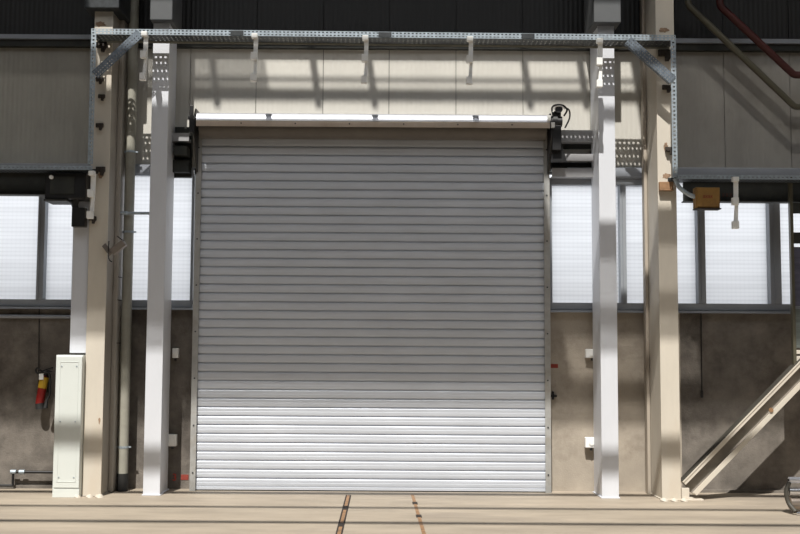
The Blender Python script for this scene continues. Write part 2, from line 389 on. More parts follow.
# right end plate and drive motor with cables
rp = MB(); b = hx1+.002
rp.prism([(-.02,cz-.5),(-.02,cz+.16),(-.35,cz+.16),(-.44,cz+.05),(-.44,cz-.12),(-.2,cz-.5)], 'x', b+.012, b+.028)
rp.build('end_plate', M['black'], dt, .004)
mo = MB(); mc = P_(560,121,-.36)
mo.tube([(b+.03,-.36,mc.z-.01),(b+.145,-.36,mc.z-.01)], .06, 18); mo.tube([(b+.04,-.36,mc.z-.01),(b+.09,-.36,mc.z-.01)], .078, 18)
mo.box(b+.03, b+.13, -.42, -.30, mc.z-.34, mc.z-.06); mo.box(b+.045, b+.13, -.41, -.3, mc.z+.04, mc.z+.10)
mo.tube([(b+.10,-.415,mc.z+.115),(b+.10,-.45,mc.z+.115)], .042, 16); mo.prism([(b+.06,mc.z-.2),(b+.13,mc.z-.2),(b+.2,mc.z-.46),(b+.02,mc.z-.46)], 'y', -.36, -.3)
mot = mo.build('drive_motor', M['black'], dt, .006)
cb = MB(); p = P_(560,108,-.42)
cb.tube(smooth_path([P_(553,115,-.42),P_(552,108,-.43),P_(556,105,-.44),P_(563,105.5,-.44),P_(567,110,-.43),P_(564,116,-.4)]), .010, 8)
cb.tube(smooth_path([P_(563,107,-.41),P_(569,110,-.42),P_(569.5,118,-.42),P_(565,128,-.4)]), .009, 8)
cb.build('cable', M['rubber'], mot)
cb = MB(); cb.tube(smooth_path([P_(553,112,-.45),P_(555,107,-.46),P_(561,106,-.46),P_(565,109,-.45)]), .006, 8); cb.build('cable', M['white_plastic'], mot)
ch = MB()
for k in range(60):
    zz = mc.z-.1-k*.045
    if zz < 1.2: break
    ch.obox((b+.06,-.40,zz), V((1,0,0)), V((0,1,0)), V((0,0,1)), .004, .004, .018)
# hood clips
for (px, py) in ((553,125),(549,118)):
    q = P_(px,py,-.47); MB().box(q.x-.02,q.x+.02,-.48,-.46,q.z-.03,q.z+.03).build('fixing_plate', M['white_plastic'], dt, .003)

# ------------------------------------------------------------------ support rails on both sides of the shutter head
def rail(label, pa, pb, py0, py1, Y, m, depth=.12):
    x0, x1 = X_(pa,(py0+py1)/2,Y), X_(pb,(py0+py1)/2,Y); z1, z0 = Z_((pa+pb)/2,py0,Y), Z_((pa+pb)/2,py1,Y)
    r = MB(); r.box(x0, x1, Y, Y+.008, z0, z1); r.box(x0, x1, Y+.008, Y+depth, z1-.01, z1); r.box(x0, x1, Y+.008, Y+depth, z0, z0+.01)
    return tag(r.build('support_rail', m, None, .002), label, 'steel rail', 'support rails beside the shutter head')
M['rail_paint'] = mat('support_rail_paint', (.36,.36,.37), .5, metal=.2, var=.1)
rail('light steel rail right of shutter motor, topmost of three', 555, 594, 130, 142, -.20, M['rail_paint'])
rail('narrow steel rail right of shutter motor, middle of three', 553, 594, 154, 161, -.20, M['rail_paint'])
rail('steel rail just above window right of the shutter, lowest of three', 552, 594, 168, 177, -.20, M['rail_paint'])
rail('grey steel rail left of shutter drum, upper of two', 168, 189, 133, 141, -.25, M['rail_paint'])
rail('grey steel rail left of shutter drum, lower of two', 168, 189, 160, 172, -.2, M['dark_steel'])
b = MB(); a = P_(174,146,-.3); c = P_(187,155,-.3); b.box(a.x, c.x, -.32, -.1, c.z, a.z)
tag(b.build('junction_box', M['dark_steel'], None, .006), 'small dark steel box between rails left of the shutter drum', 'box')
b = MB(); b.box(X_(551,150,-.03), X_(592,150,-.03), -.06, -.02, Z_(570,169,-.03), Z_(570,162,-.03)); b.box(X_(551,150,-.03), X_(592,150,-.03), -.06, -.02, Z_(570,149,-.03), Z_(570,143,-.03))
struct('trim_4', b, M['dark_steel'])
b = MB(); b.box(X_(163,150,-.05), X_(192,150,-.05), -.09, -.02, Z_(178,178,-.03), Z_(178,128,-.03))
struct('trim_5', b, M['dark_steel'])

# ------------------------------------------------------------------ columns
def column(name, label, pa, pb, Y, m_front, m_side, head=None, py=486, foot=True, d=None):
    x0, x1 = X_(pa,py,Y), X_(pb,py,Y)
    r = thing(name, label, 'column', ((x0+x1)/2, (Y-.1)/2, 0), None)
    MB().box(x0, x1, Y, Y+.02, 0, ROOF-.01).build('front_flange', m_front, r, .004)
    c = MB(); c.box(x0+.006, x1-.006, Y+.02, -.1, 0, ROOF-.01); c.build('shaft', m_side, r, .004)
    bp = MB(); bp.box(x0-.01, x1+.01, Y-.012, -.08, 0, .012); bp.build('base_plate', m_side, r, .003)
    if head:
        h0, h1, hy = head; a, b = X_(h0,10,Y-.12), X_(h1,10,Y-.12); z0 = Z_((h0+h1)/2, hy, Y-.12)
        MB().box(a, b, Y-.12, -.1, z0, ROOF-.01).build('head_casing', M['grey_box'] if 'white' in label else M['galv_dark'], r, .01)
    return r, x0, x1
cwL, wl0, wl1 = column('steel_column', 'smooth white box column just left of the roller shutter', 143, 160, -.55, M['white'], M['white'], (150,172.5,20))
cwR, wr0, wr1 = column('steel_column', 'smooth white box column just right of the roller shutter', 602, 619, -.55, M['white'], M['white'], (594,621,22.5))
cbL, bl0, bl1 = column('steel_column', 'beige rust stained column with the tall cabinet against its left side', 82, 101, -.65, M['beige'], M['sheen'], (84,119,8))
cbR, br0, br1 = column('steel_column', 'beige rust stained column to which the sloping brace runs down', 662, 681, -.65, M['beige'], M['beige'], None)
# casing strips behind the beige columns
s = MB(); s.box(br1-.02, br1+.05, -.40, -.1, .05, ROOF-.01); s.build('side_channel', M['frame'], cbR, .003)
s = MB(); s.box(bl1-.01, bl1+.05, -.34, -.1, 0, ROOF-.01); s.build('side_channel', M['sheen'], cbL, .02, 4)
for py in (277, 300, 343):
    MB().box(bl1+.051, bl1+.054, -.34, -.12, Z_(110,py,-.3)-.004, Z_(110,py,-.3)+.004).build('seam', M['groove'], cbL)
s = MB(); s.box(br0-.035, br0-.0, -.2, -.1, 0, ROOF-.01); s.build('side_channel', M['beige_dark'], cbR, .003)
# dark clamps and rust on the beige columns
def clamp(px, py, root, Y=-.66, s=1.0):
    q = P_(px, py, Y); c = MB()
    c.box(q.x-.045*s, q.x+.045*s, Y-.03, Y, q.z-.02*s, q.z+.03*s); c.tube([(q.x-.02*s,Y-.02,q.z),(q.x-.02*s,Y-.055,q.z)], .02*s, 10); c.box(q.x+.0, q.x+.03*s, Y-.05, Y-.02, q.z-.06*s, q.z+.01)
    c.tube(arc((q.x,Y-.04,q.z-.02*s), .035*s, -60, 130, 8), .011*s, 8)
    return c.build('clamp', M['clamp'], root, .006)
for px, py, s_ in ((102,46,1.3),(100,80,.9),(102,97,.8),(100,126,.9),(101,170,1.1),(93,219,.9)): clamp(px, py, cbL, s=s_)
for px, py, s_ in ((664,54,1.5),(666,88,1),(669,150,1)): clamp(px, py, cbR, s=s_)
def rustpatch(px, py, w, h, root, Y=-.6515):
    q = P_(px,py,Y); pts = []
    for k in range(18):
        a = 2*PI*k/18; rr = 1+.3*random.uniform(-1,1); pts.append((q.x+w/2*rr*math.cos(a), q.z+h/2*rr*math.sin(a)))
    MB().prism(pts, 'y', Y-.0008, Y+.0016).build('rust_stain', M['rust'], root)
M['rust'] = mat('rust_stain', (.30,.20,.13), .85, var=.35, scale=30)
rustpatch(100, 24, .12, .06, cbL); rustpatch(101,175,.06,.08,cbL); rustpatch(664,30,.11,.05,cbR); rustpatch(666,147,.05,.09,cbR); rustpatch(666,176,.09,.06,cbR); rustpatch(99.3,421,.02,.07,cbL)
a = P_(659,182,-.68); c = P_(673,190,-.68)
b = MB(); b.box(a.x, c.x, -.70, -.655, c.z, a.z); b.box(a.x, c.x, -.72, -.655, c.z-.012, c.z)
b.build('bracket', M['rail'], cbR, .004)
# crumbs of mortar at the column feet
for root, pts_ in ((cbL, ((78,496),(90,497),(100,496))), (cbR, ((664,497),(674,497),(684,496)))):
    for (px, py) in pts_:
        q = P_(px, 490, -.72); m_ = MB(); k = random.uniform(.7,1.2)
        m_.tube([(q.x,-.72,0),(q.x+.005,-.72,.018*k),(q.x+.01,-.718,.032*k)], [.045*k,.036*k,.008], 7); m_.build('mortar_lump', M['beige'], root)

# ------------------------------------------------------------------ cable tray round the shutter
YT = -.90
zTL, zTR = Z_(94,28.5,YT), Z_(675,35,YT); xTL, xTR = X_(90.5,60,YT), X_(676,60,YT)
zT = (zTL+zTR)/2
UX, UY, UZ = V((1,0,0)), V((0,1,0)), V((0,0,1))
tr = thing('cable_tray', 'perforated galvanised cable tray framing the top of the shutter on two legs', 'cable tray', ((xTL+xTR)/2, YT+.1, zT))
TX = V((xTR-xTL,0,zTR-zTL)).normalized()
m1 = MB(); m1.perf((xTL,YT,zTL-.062), TX, UZ, xTR-xTL, .062, 150, 2, .5, .42); m1.build('front_rail', M['galv'], tr)
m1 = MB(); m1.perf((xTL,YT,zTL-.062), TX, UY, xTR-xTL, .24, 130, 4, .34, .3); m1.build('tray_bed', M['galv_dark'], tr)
m1 = MB(); m1.perf((xTL,YT+.24,zTL-.085), TX, UZ, xTR-xTL, .085, 120, 1, .5, .3); m1.build('rear_rail', M['pipe'], tr)
for px in (237, 385, 528):
    x = X_(px,38,YT); zz = zTL+(zTR-zTL)*(x-xTL)/(xTR-xTL); MB().box(x-.07, x+.07, YT-.006, YT-.002, zz-.058, zz-.004).build('joint_plate', M['galv_dark'], tr, .002)
zLb, zRb = Z_(92,164,YT), Z_(674,178,YT)
for (x, zb, zT) in ((xTL, zLb, zTL), (xTR-.055, zRb, zTR)):
    l = MB(); l.perf((x,YT,zb), UX, UZ, .055, zT-.062-zb, 1, 34, .42, .42)
    l.perf((x if x < 0 else x+.055, YT, zb), UY, UZ, .10, zT-.062-zb, 3, 40, .4, .5); l.build('tray_leg', M['galv'], tr)
for (a, b) in (((140,33),(95,75)), ((628,40),(673,80))):
    A, B = P_(*a, YT-.01), P_(*b, YT-.01); d = (B-A).normalized(); side = V((0,-1,0)).cross(d).normalized()
    br = MB(); Lb = (B-A).length
    br.perf(A-side*.05, d, side, Lb, .10, 20, 3, .4, .3); br.perf(A-side*.05, d, UY, Lb, .05, 20, 1, .4, .4)
    br.build('corner_brace', M['brace_galv'], tr)
def outer_tray(label, pa, pb, py, root=None):
    x0, x1 = X_(pa,py,YT), X_(pb,py,YT); z = Z_((max(pa,0)+min(pb,800))/2, py, YT)
    r = thing('cable_tray', label, 'cable tray', ((x0+x1)/2, YT+.12, z))
    k = int((x1-x0)/.045)
    m_ = MB(); m_.perf((x0,YT,z-.045), UX, UZ, x1-x0, .045, k, 1, .5, .3); m_.build('front_rail', M['galv'], r)
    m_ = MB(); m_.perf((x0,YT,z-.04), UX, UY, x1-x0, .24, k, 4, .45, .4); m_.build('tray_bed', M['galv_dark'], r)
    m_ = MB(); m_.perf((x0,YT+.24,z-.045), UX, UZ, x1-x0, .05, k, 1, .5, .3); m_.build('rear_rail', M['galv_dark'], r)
    return r
outer_tray('perforated cable tray running left below the left wall panel', -160, 92.5, 165.5)
outer_tray('perforated cable tray running right over the ochre box', 674, 900, 175)
# dark steel beams under the outer trays
def beam(label, pa, pb, y0, y1, Y):
    x0, x1 = X_(pa,190,Y), X_(pb,190,Y); zc = (max(pa,0)+min(pb,800))/2; za, zb = Z_(zc,y0,Y), Z_(zc,y1,Y)
    m_ = MB(); m_.box(x0, x1, Y, Y+.012, zb, za); m_.box(x0, x1, Y-.06, Y+.07, zb, zb+.014); m_.box(x0, x1, Y-.06, Y+.07, za-.014, za)
    return tag(m_.build('steel_beam', M['dark_steel'], None, .003), label, 'beam')
beam('dark steel beam over the left windows, ending at the black box', -170, 82, 172, 195.5, -.45)
bmR = beam('dark steel beam over the right windows behind the ochre box', 683, 905, 179, 202.5, -.45)
wr_ = MB(); q = P_(728,195,-.452)
for k in range(3):
    x = q.x-.05+k*.04; wr_.beam((x-.012,-.4515,q.z-.02),(x+.012,-.4515,q.z+.02),.006,.002); wr_.beam((x+.01,-.4515,q.z-.02),(x-.01,-.4515,q.z+.02),.006,.002)
wr_.build('faded_writing', M['faint_red'], bmR)
# ------------------------------------------------------------------ white hanging brackets
def hanger(label, px, y0, y1, Y):
    q = P_(px, y0, Y); e = P_(px, y1, Y); H = q.z-e.z
    r = thing('hanging_bracket', label, 'bracket', (q.x, Y, e.z), 'white hanging brackets')
    s = MB(); s.prism([(q.x-.012,q.z),(q.x+.034,q.z),(q.x+.03,q.z-H*.45),(q.x-.016,q.z-H*.5)], 'y', Y-.004, Y+.02)
    s.prism([(q.x+.0,q.z-H*.45),(q.x+.03,q.z-H*.45),(q.x+.02,e.z+.02),(q.x-.02,e.z+.02)], 'y', Y-.004, Y+.02)
    s.build('strip', M['white_plastic'], r, .002)
    for k, dx in ((0,0),(.5,-.006),(1,-.008)):
        z = q.z-H*k; MB().box(q.x-.034+dx, q.x+.03+dx, Y-.045, Y+.02, z-.02, z+(.06 if k else .03)).build('clip', M['white_plastic'], r, .005)
hanger('white hanging bracket under the tray, left of the white column', 145, 35, 79, YT-.03)
hanger('white hanging bracket under the tray above the shutter, leftmost of three', 255, 37, 80, YT-.03)
hanger('white hanging bracket under the tray above the shutter, middle of three', 365.5, 39, 82, YT-.03)
hanger('white hanging bracket under the tray above the shutter, rightmost of three', 470, 40, 83, YT-.03)
hanger('white hanging bracket under the tray, against the right white column', 599.5, 42, 86, YT-.03)
hanger('white hanging bracket on the left beige column beside the black box', 92.5, 174, 217, YT-.03)
hanger('white hanging bracket beside the ochre box in front of the window', 735, 180, 227, YT-.03)

# ------------------------------------------------------------------ left side: black box, trunking, cabinet
a = P_(45,172.5,-.8); c = P_(88,199,-.8); c.x = bl0-.006
r = thing('motor_housing', 'black box housing at the end of the beam beside the left beige column', 'box', ((a.x+c.x)/2, -.6, c.z))
m_ = MB(); m_.box(a.x, c.x, -.8, -.47, c.z, a.z); m_.build('housing', M['black'], r, .012)
m_ = MB(); m_.box(a.x+.06, c.x-.12, -.81, -.8, c.z+.05, a.z-.04); m_.build('cover', M['dark_steel'], r, .004)
m_ = MB(); m_.box(a.x, a.x+.25, -.82, -.5, c.z-.025, c.z-.003); m_.build('base_flange', M['dark_steel'], r, .004)
q = P_(75,200,-.72); e = P_(78,214,-.72); m_ = MB(); m_.tube([(q.x,-.72,c.z+.01),(q.x,-.72,c.z-.06),(q.x+.02,-.72,c.z-.13)], [.05,.035,.03], 12); m_.box(q.x-.02,q.x+.12,-.76,-.66,Z_(76,227,-.72),Z_(76,208,-.72)); m_.build('drive_leg', M['black'], r, .004)
q = P_(51,177,-.83); MB().tube([(q.x,-.80,q.z),(q.x,-.83,q.z)], .022, 12).build('warning_knob', M['white_plastic'], r)
# trunking down to the cabinet
xa_, xb_ = X_(69.5,353,-.62), bl0-.006
zb_ = Z_(78,353,-.62); m_ = MB(); m_.box(xa_, xb_, -.62, -.47, zb_+.0, c.z-.002); r = m_.build('cable_trunking', M['white'], None, .004)
tag(r, 'pale grey cable trunking rising from the tall cabinet to the black box', 'trunking')
# cabinet
ca, cbb = X_(52,480,-.74), bl0-.004; cz1 = Z_(68,355,-.74)
r = thing('electrical_cabinet', 'tall narrow pale grey cabinet standing against the left beige column', 'cabinet', ((ca+cbb)/2, -.55, 0))
m_ = MB(); m_.box(ca, cbb, -.72, -.36, .0, cz1-.0); m_.build('body', M['cabinet'], r, .006)
m_ = MB(); m_.box(ca+.012, cbb-.004, -.742, -.722, .10, cz1-.015)
x0, x1, z0, z1 = ca+.05, cbb-.04, .16, cz1-.07
dr = m_.build('cabinet_door', M['cabinet'], r, .005)
g = MB()
for (u0,u1,v0,v1) in ((x0,x1,z0,z0+.006),(x0,x1,z1-.006,z1),(x0,x0+.006,z0,z1),(x1-.006,x1,z0,z1)): g.box(u0,u1,-.7455,-.742,v0,v1)
g.build('raised_border', M['grey_box' if False else 'cabinet'], dr, .001)
for zc in (z0+.05, (z0+z1)/2, z1-.05):
    for xc in (x0+.02, x1-.02):
        MB().tube([(xc,-.742,zc),(xc,-.747,zc)], .008, 8).build('screw', M['galv'], dr)
m_ = MB(); m_.box(ca+.006, cbb-.002, -.735, -.722, .0, .092); m_.build('plinth', M['cabinet'], r, .003)
# ------------------------------------------------------------------ fire extinguisher
q = P_(42.5, 375, -.12); e = P_(42.5, 405, -.12)
r = thing('fire_extinguisher', 'red fire extinguisher with yellow label hung on the concrete wall', 'fire extinguisher', (q.x, -.12, e.z))
Rr = .048; m_ = MB(); lean = .025
zz = [e.z, e.z+.012, e.z+.03, q.z-.06, q.z-.03, q.z-.008, q.z+.01]; rr = [Rr*.85, Rr*.98, Rr, Rr, Rr*.85, Rr*.5, Rr*.3]
def exx(z): return q.x-lean+lean*2*(z-e.z)/(q.z-e.z)
m_.tube([(exx(z),-.12,z) for z in zz], rr, 20); m_.build('cylinder', M['red'], r)
lz0, lz1 = Z_(42,388,-.12), Z_(42,377,-.12)
m_ = MB(); m_.tube([(exx(lz0),-.12,lz0),(exx(lz1),-.12,lz1)], Rr+.002, 20, False); m_.build('label_band', M['yellow'], r)
m_ = MB(); m_.tube([(exx(e.z)+.012,-.12,e.z-.045),(exx(e.z)+.004,-.12,e.z+.02)], .05, 16); m_.build('foot_ring', M['rubber'], r)
m_ = MB(); hx = exx(q.z); m_.box(hx-.02, hx+.02, -.14, -.10, q.z-.005, q.z+.04); m_.build('valve', M['galv_dark'], r, .004)
m_ = MB(); m_.beam((hx-.03,-.12,q.z+.045), (hx+.09,-.12,q.z+.085), .03, .012, V((0,0,1))); m_.beam((hx-.03,-.12,q.z+.03), (hx+.08,-.12,q.z+.04), .03, .01, V((0,0,1))); m_.build('handle', M['black'], r, .003)
m_ = MB(); m_.tube(smooth_path([(hx-.01,-.14,q.z+.03),(hx-.07,-.16,q.z+.075),(hx-.09,-.16,q.z+.05),(hx-.06,-.17,q.z+.02),(hx+.02,-.18,q.z+.03),(hx+.07,-.17,q.z+.0),(hx+.075,-.16,q.z-.2),(hx+.05,-.17,e.z+.06)]), .011, 8)
m_.tube([(hx+.05,-.17,e.z+.07),(hx+.035,-.17,e.z-.03)], [.014,.024], 10); m_.build('hose', M['rubber'], r)
m_ = MB(); m_.box(hx-.045, hx+.005, -.182, -.179, q.z-.05, q.z+.02); m_.build('service_tag', M['white_plastic'], r)
m_ = MB(); m_.box(hx-.03, hx+.03, -.07, -.0, q.z-.03, q.z+.0); m_.box(hx-.015, hx+.015, -.02, -.0, q.z-.2, q.z+.05); m_.build('wall_bracket', M['dark_steel'], r)

# ------------------------------------------------------------------ pipes and wires on the left
Y = -.20; pt, pb_ = P_(134,20,Y), P_(123,478,Y)
xd = (pb_.x+X_(129,200,Y))/2
r = thing('downpipe', 'pale grey vertical downpipe between the left columns with a black boot', 'pipe', (xd, Y, 0))
zb_ = Z_(123,476,Y)
m_ = MB(); m_.tube([(xd,Y,zb_),(xd,Y,ROOF-.05)], .057, 24); m_.build('pipe', M['pipe'], r)
m_ = MB(); m_.tube([(xd,Y,0),(xd,Y,zb_+.03)], .062, 24); m_.build('boot', M['rubber'], r)
for py in (447, 152, 232):
    z = Z_(128,py,Y); m_ = MB(); m_.tube([(xd,Y,z-.012),(xd,Y,z+.012)], .0605, 24); m_.box(xd-.085, xd+.085, Y-.008, Y+.008, z-.008, z+.008); m_.box(xd-.01,xd+.01,Y+.05,-.021,z-.008,z+.008); m_.build('pipe_clip', M['galv'], r)
Y = -.30; a, b = P_(104,213,Y), P_(147,213,Y)
m_ = MB(); m_.tube([(bl1+.052,Y,a.z),(wl0-.002,Y,a.z)], .017, 10); m_.tube([(wl0-.04,Y,a.z),(wl0-.002,Y,a.z)], .028, 6); m_.tube([(a.x+.22,Y,a.z),(a.x+.26,Y,a.z)], .024, 6)
tag(m_.build('tie_rod', M['galv'], None), 'short steel rod bridging the left beige and white columns', 'rod')
# camera on the column
Y = -.72; a = P_(119,247,Y)
r = thing('surveillance_camera', 'small brown tilted camera on a bent bracket at the left beige column', 'camera', (a.x, Y, a.z))
d = (P_(125,241,Y)-P_(111,252,Y)).normalized(); u = V((0,-1,0)).cross(d)
m_ = MB(); m_.obox(P_(118.5,247.5,Y), d, u, V((0,1,0)), .085, .036, .045); m_.build('camera_body', M['brown'], r, .006)
m_ = MB(); m_.obox(P_(118,246.5,Y)+u*.0, d, u, V((0,1,0)), .105, .042, .05); 
m_ = MB(); m_.tube([P_(105,246,-.66),P_(107,250,-.69),P_(110,253,Y)], .013, 8); m_.beam(P_(104,245,-.67), P_(111,254,Y), .05, .02); m_.build('mount_arm', M['brown'], r)
m_ = MB(); m_.tube(smooth_path([P_(109,241,Y),P_(108.5,250,Y),P_(109,259,Y),P_(112,262,Y)]), .006, 6); m_.tube(smooth_path([P_(117,236,Y),P_(121,239,Y),P_(124,241,Y)]), .006, 6); m_.build('wire', M['black'], r)
# thin conduits
Y = -.03; z = Z_(35,316.5,Y); m_ = MB(); m_.tube([(XL,Y,z),(X_(84,316,Y),Y,z)], .022, 10)
tag(m_.build('conduit', M['flash'], None), 'thin pale conduit running level under the left windows', 'conduit')
m_ = MB(); Y = -.02; m_.tube([P_(39.3,306,Y),P_(38.7,375,Y),P_(38.3,392,Y)], .006, 6); r = m_.build('wire', M['black'], None); tag(r, 'thin black wire hanging down the wall behind the fire extinguisher', 'wire')
e = P_(38.2,394,Y); MB().tube([(e.x,Y,e.z+.04),(e.x,Y,e.z-.04)], .012, 8).build('end_weight', M['rubber'], r)
m_ = MB(); m_.tube([P_(701,307,Y),P_(701.5,360,Y),P_(702,392,Y)], .006, 6); r = m_.build('wire', M['black'], None); tag(r, 'thin black wire hanging down the dark wall under the right windows', 'wire')
e = P_(702,394,Y); MB().tube([(e.x,Y,e.z+.04),(e.x,Y,e.z-.04)], .016, 8).build('end_weight', M['rubber'], r)
Y = -.09; z = Z_(30,472,Y); zz2 = Z_(8,485.5,Y); xv = X_(13,478,Y)
m_ = MB(); m_.tube([(ca+.1,Y,z),(xv,Y,z),],.016,10); m_.tube([(xv,Y,z+.02),(xv,Y,zz2)],.014,10); m_.tube([(xv+.01,Y,zz2),(XL,Y,zz2)],.014,10)
r = m_.build('heating_pipe', M['black'], None); tag(r, 'black pipe elbow low on the wall left of the tall cabinet', 'pipe')
for px, py in ((13.5,471),(22,472)):
    q = P_(px,py,Y); MB().tube([(q.x-.03,Y,z),(q.x+.03,Y,z)], .026, 10).build('pipe_clip', M['galv'], r)

# ------------------------------------------------------------------ right side: ochre box, pipes, brace
a = P_(696,187,-.92); c = P_(720.5,208,-.92)
r = thing('junction_box', 'ochre steel box with faded red writing below the right cable tray', 'box', ((a.x+c.x)/2, -.85, c.z))
m_ = MB(); m_.box(a.x, c.x, -.91, -.80, c.z, a.z); m_.build('enclosure', M['ochre'], r, .006)
m_ = MB(); m_.box(a.x+.014, c.x-.008, -.922, -.91, c.z+.012, a.z-.010); m_.build('cover', M['ochre'], r, .004)
q = P_(708.5,196.5,-.93); m_ = MB()
for k in range(4):     # faded strokes, unreadable in the photo
    x = q.x-.045+k*.026
    m_.beam((x-.010,-.923,q.z-.016), (x+.010,-.923,q.z+.016), .006, .003); m_.beam((x+.010,-.923,q.z-.016), (x-.006,-.923,q.z+.014), .005, .003)
m_.build('red_writing', M['red_mark'], r)
m_ = MB(); m_.box(a.x-.004, c.x+.008, -.925, -.80, c.z-.012, c.z-.001); m_.build('base_lip', M['groove'], r)
m_ = MB(); m_.box((a.x+c.x)/2-.03, (a.x+c.x)/2+.03, -.80, -.512, a.z-.10, a.z-.06); m_.build('mounting_arm', M['dark_steel'], r)
m_ = MB(); Yc = -.86; m_.tube(smooth_path([P_(675,178,Yc),P_(679,187,Yc),P_(688,194,Yc),P_(695.6,197,Yc)]), .023, 12)
tag(m_.build('flexible_conduit', M['galv'], None), 'curved grey flexible conduit entering the ochre box', 'conduit')
# pipes crossing the upper right
def pipe(label, pix, r_, Y, m):
    p = rounded([P_(x,y,Y) for x, y in pix], .035)
    m_ = MB(); m_.tube(p, r_, 16); o = m_.build('pipe', m, None); return tag(o, label, 'pipe')
o1 = pipe('olive grey pipe sloping down across the upper right panels', [(686,-60),(688,5),(795,107),(860,106)], .036, -.30, M['olive'])
o2 = pipe('dark red pipe sloping down across the upper right corner', [(719,-60),(720,6),(794,75),(860,75)], .040, -.34, M['red_pipe'])
# sloping channel brace
YBr = -.62
A = P_(688,488,YBr); B = P_(822,350,YBr)
d = (B-A).normalized(); u = V((0,-1,0)).cross(d).normalized()
if u.z < 0: u = -u
r = thing('diagonal_brace', 'beige steel channel brace sloping up to the right from the column foot', 'brace', (A.x, YBr, 0))
Lb = (B-A).length; mid = (A+B)/2
m_ = MB(); m_.obox(mid+V((0,.05,0)), d, u, V((0,1,0)), Lb/2, .095, .006); m_.build('web', M['brace_web'], r, .002)
m_ = MB(); m_.obox(mid+u*.095, d, u, V((0,1,0)), Lb/2, .007, .06); m_.obox(mid+u*.07+V((0,-.045,0)), d, u, V((0,1,0)), Lb/2, .016, .006); uf = m_.build('upper_flange', M['beige'], r, .002)
m_ = MB(); m_.obox(mid+u*.108, d, u, V((0,1,0)), Lb/2, .007, .05); m_.build('dark_edge', M['dark_edge'], uf, .002)
m_ = MB(); m_.obox(mid-u*.09, d, u, V((0,1,0)), Lb/2, .010, .06); m_.obox(mid-u*.075+V((0,-.06,0)), d, u, V((0,1,0)), Lb/2, .026, .006); m_.build('lower_flange', M['beige'], r, .002)
q = P_(771,410,YBr-.07); MB().tube([(q.x,YBr-.065,q.z),(q.x,YBr-.08,q.z)], .024, 10).build('rusty_bolt', M['rail'], r)
m_ = MB(); m_.box(A.x-.07, A.x+.14, YBr-.09, YBr+.09, 0, .02); m_.box(A.x-.08, A.x-.0, YBr-.05, YBr+.05, .02, .13); m_.build('foot_plate', M['beige'], r, .004)
# stair tower at the right edge
YL = -.625
r = thing('service_ladder', 'dark steel ladder frame with rungs cut off by the right edge', 'ladder', (X_(797,340,YL), YL, 0))
x0 = X_(791.5,250,YL); 
m_ = MB(); m_.box(x0-.016, x0+.018, YL-.03, YL+.03, Z_(790,367,YL), Z_(790,177,YL)); m_.build('stile', M['olive'], r, .004)
x1 = x0+.42; m_ = MB(); m_.box(x1-.018, x1+.018, YL-.03, YL+.03, Z_(790,367,YL), Z_(790,177,YL)); m_.build('stile', M['olive'], r, .004)
for py in (208, 238):
    z = Z_(796,py,YL); MB().box(x0+.018, x1-.018, YL-.015, YL+.015, z-.06, z+.06).build('rung', M['dark_steel'], r, .004)
M['tint'] = mat('tinted_sheet', (.13,.13,.18), .25, metal=.2, var=.3, scale=3, stretch=(.2,1,5))
MB().box(x0+.018, x1-.018, YL-.008, YL+.002, Z_(796,306,YL), Z_(796,247,YL)).build('tinted_sheet', M['tint'], r, .002)
M['tint2'] = mat('grey_green_sheet', (.16,.18,.17), .3, metal=.2, var=.4, scale=3, stretch=(.2,1,9))
MB().box(x0+.018, x1-.018, YL-.008, YL+.002, Z_(796,348,YL), Z_(796,309,YL)).build('grey_sheet', M['tint2'], r, .002)
for k, (p0, p1, mm) in enumerate(((350,354,'yellowish'),(356,361,'yellowish'),(362,366,'d'))):
    MB().box(x0+.018, x1-.018, YL-.02, YL+.02, Z_(796,p1,YL), Z_(796,p0,YL)).build('tread', M['beige'] if mm == 'yellowish' else M['pipe'] if mm == 'y2' else M['olive'], r, .003)
# chrome tube rack on the floor at the right edge
YR = -1.5
def PZ(px, py): return P_(px, py, YR)
r = thing('tube_rack', 'polished steel tube rack low on the floor at the right edge', 'rack', (PZ(800,510).x, YR, 0))
x0 = PZ(788,490).x; xe = x0+.55
zt = PZ(790,480).z; z2 = PZ(790,491).z; z3 = PZ(790,500).z
m_ = MB(); m_.tube([(x0+.01,YR,zt),(xe,YR,zt)], .030, 16); m_.build('tube', M['hood'], r)
m_ = MB(); m_.tube([(x0,YR-.02,z2),(xe,YR-.02,z2)], .038, 16); m_.build('tube', M['chrome'], r)
m_ = MB(); m_.tube([(x0+.02,YR+.02,z3-.03),(xe,YR+.02,z3-.03)], .062, 20); m_.build('tube', M['tube_brown'], r)
m_ = MB(); m_.tube([(x0+.03,YR-.12,.018),(xe,YR-.12,.018)], .018, 12); m_.build('foot_bar', M['chrome'], r)
m_ = MB(); m_.tube(smooth_path([(x0+.01,YR-.01,zt-.02),(x0-.025,YR-.02,z2),(x0-.01,YR-.03,z3-.02),(x0+.03,YR-.1,.03)]), .022, 10); m_.build('end_bracket', M['dark_edge'], r)
m_ = MB(); m_.tube([(x0+.0,YR,zt),(x0+.012,YR,zt)], .012, 10); m_.build('tube_plug', M['black'], r)

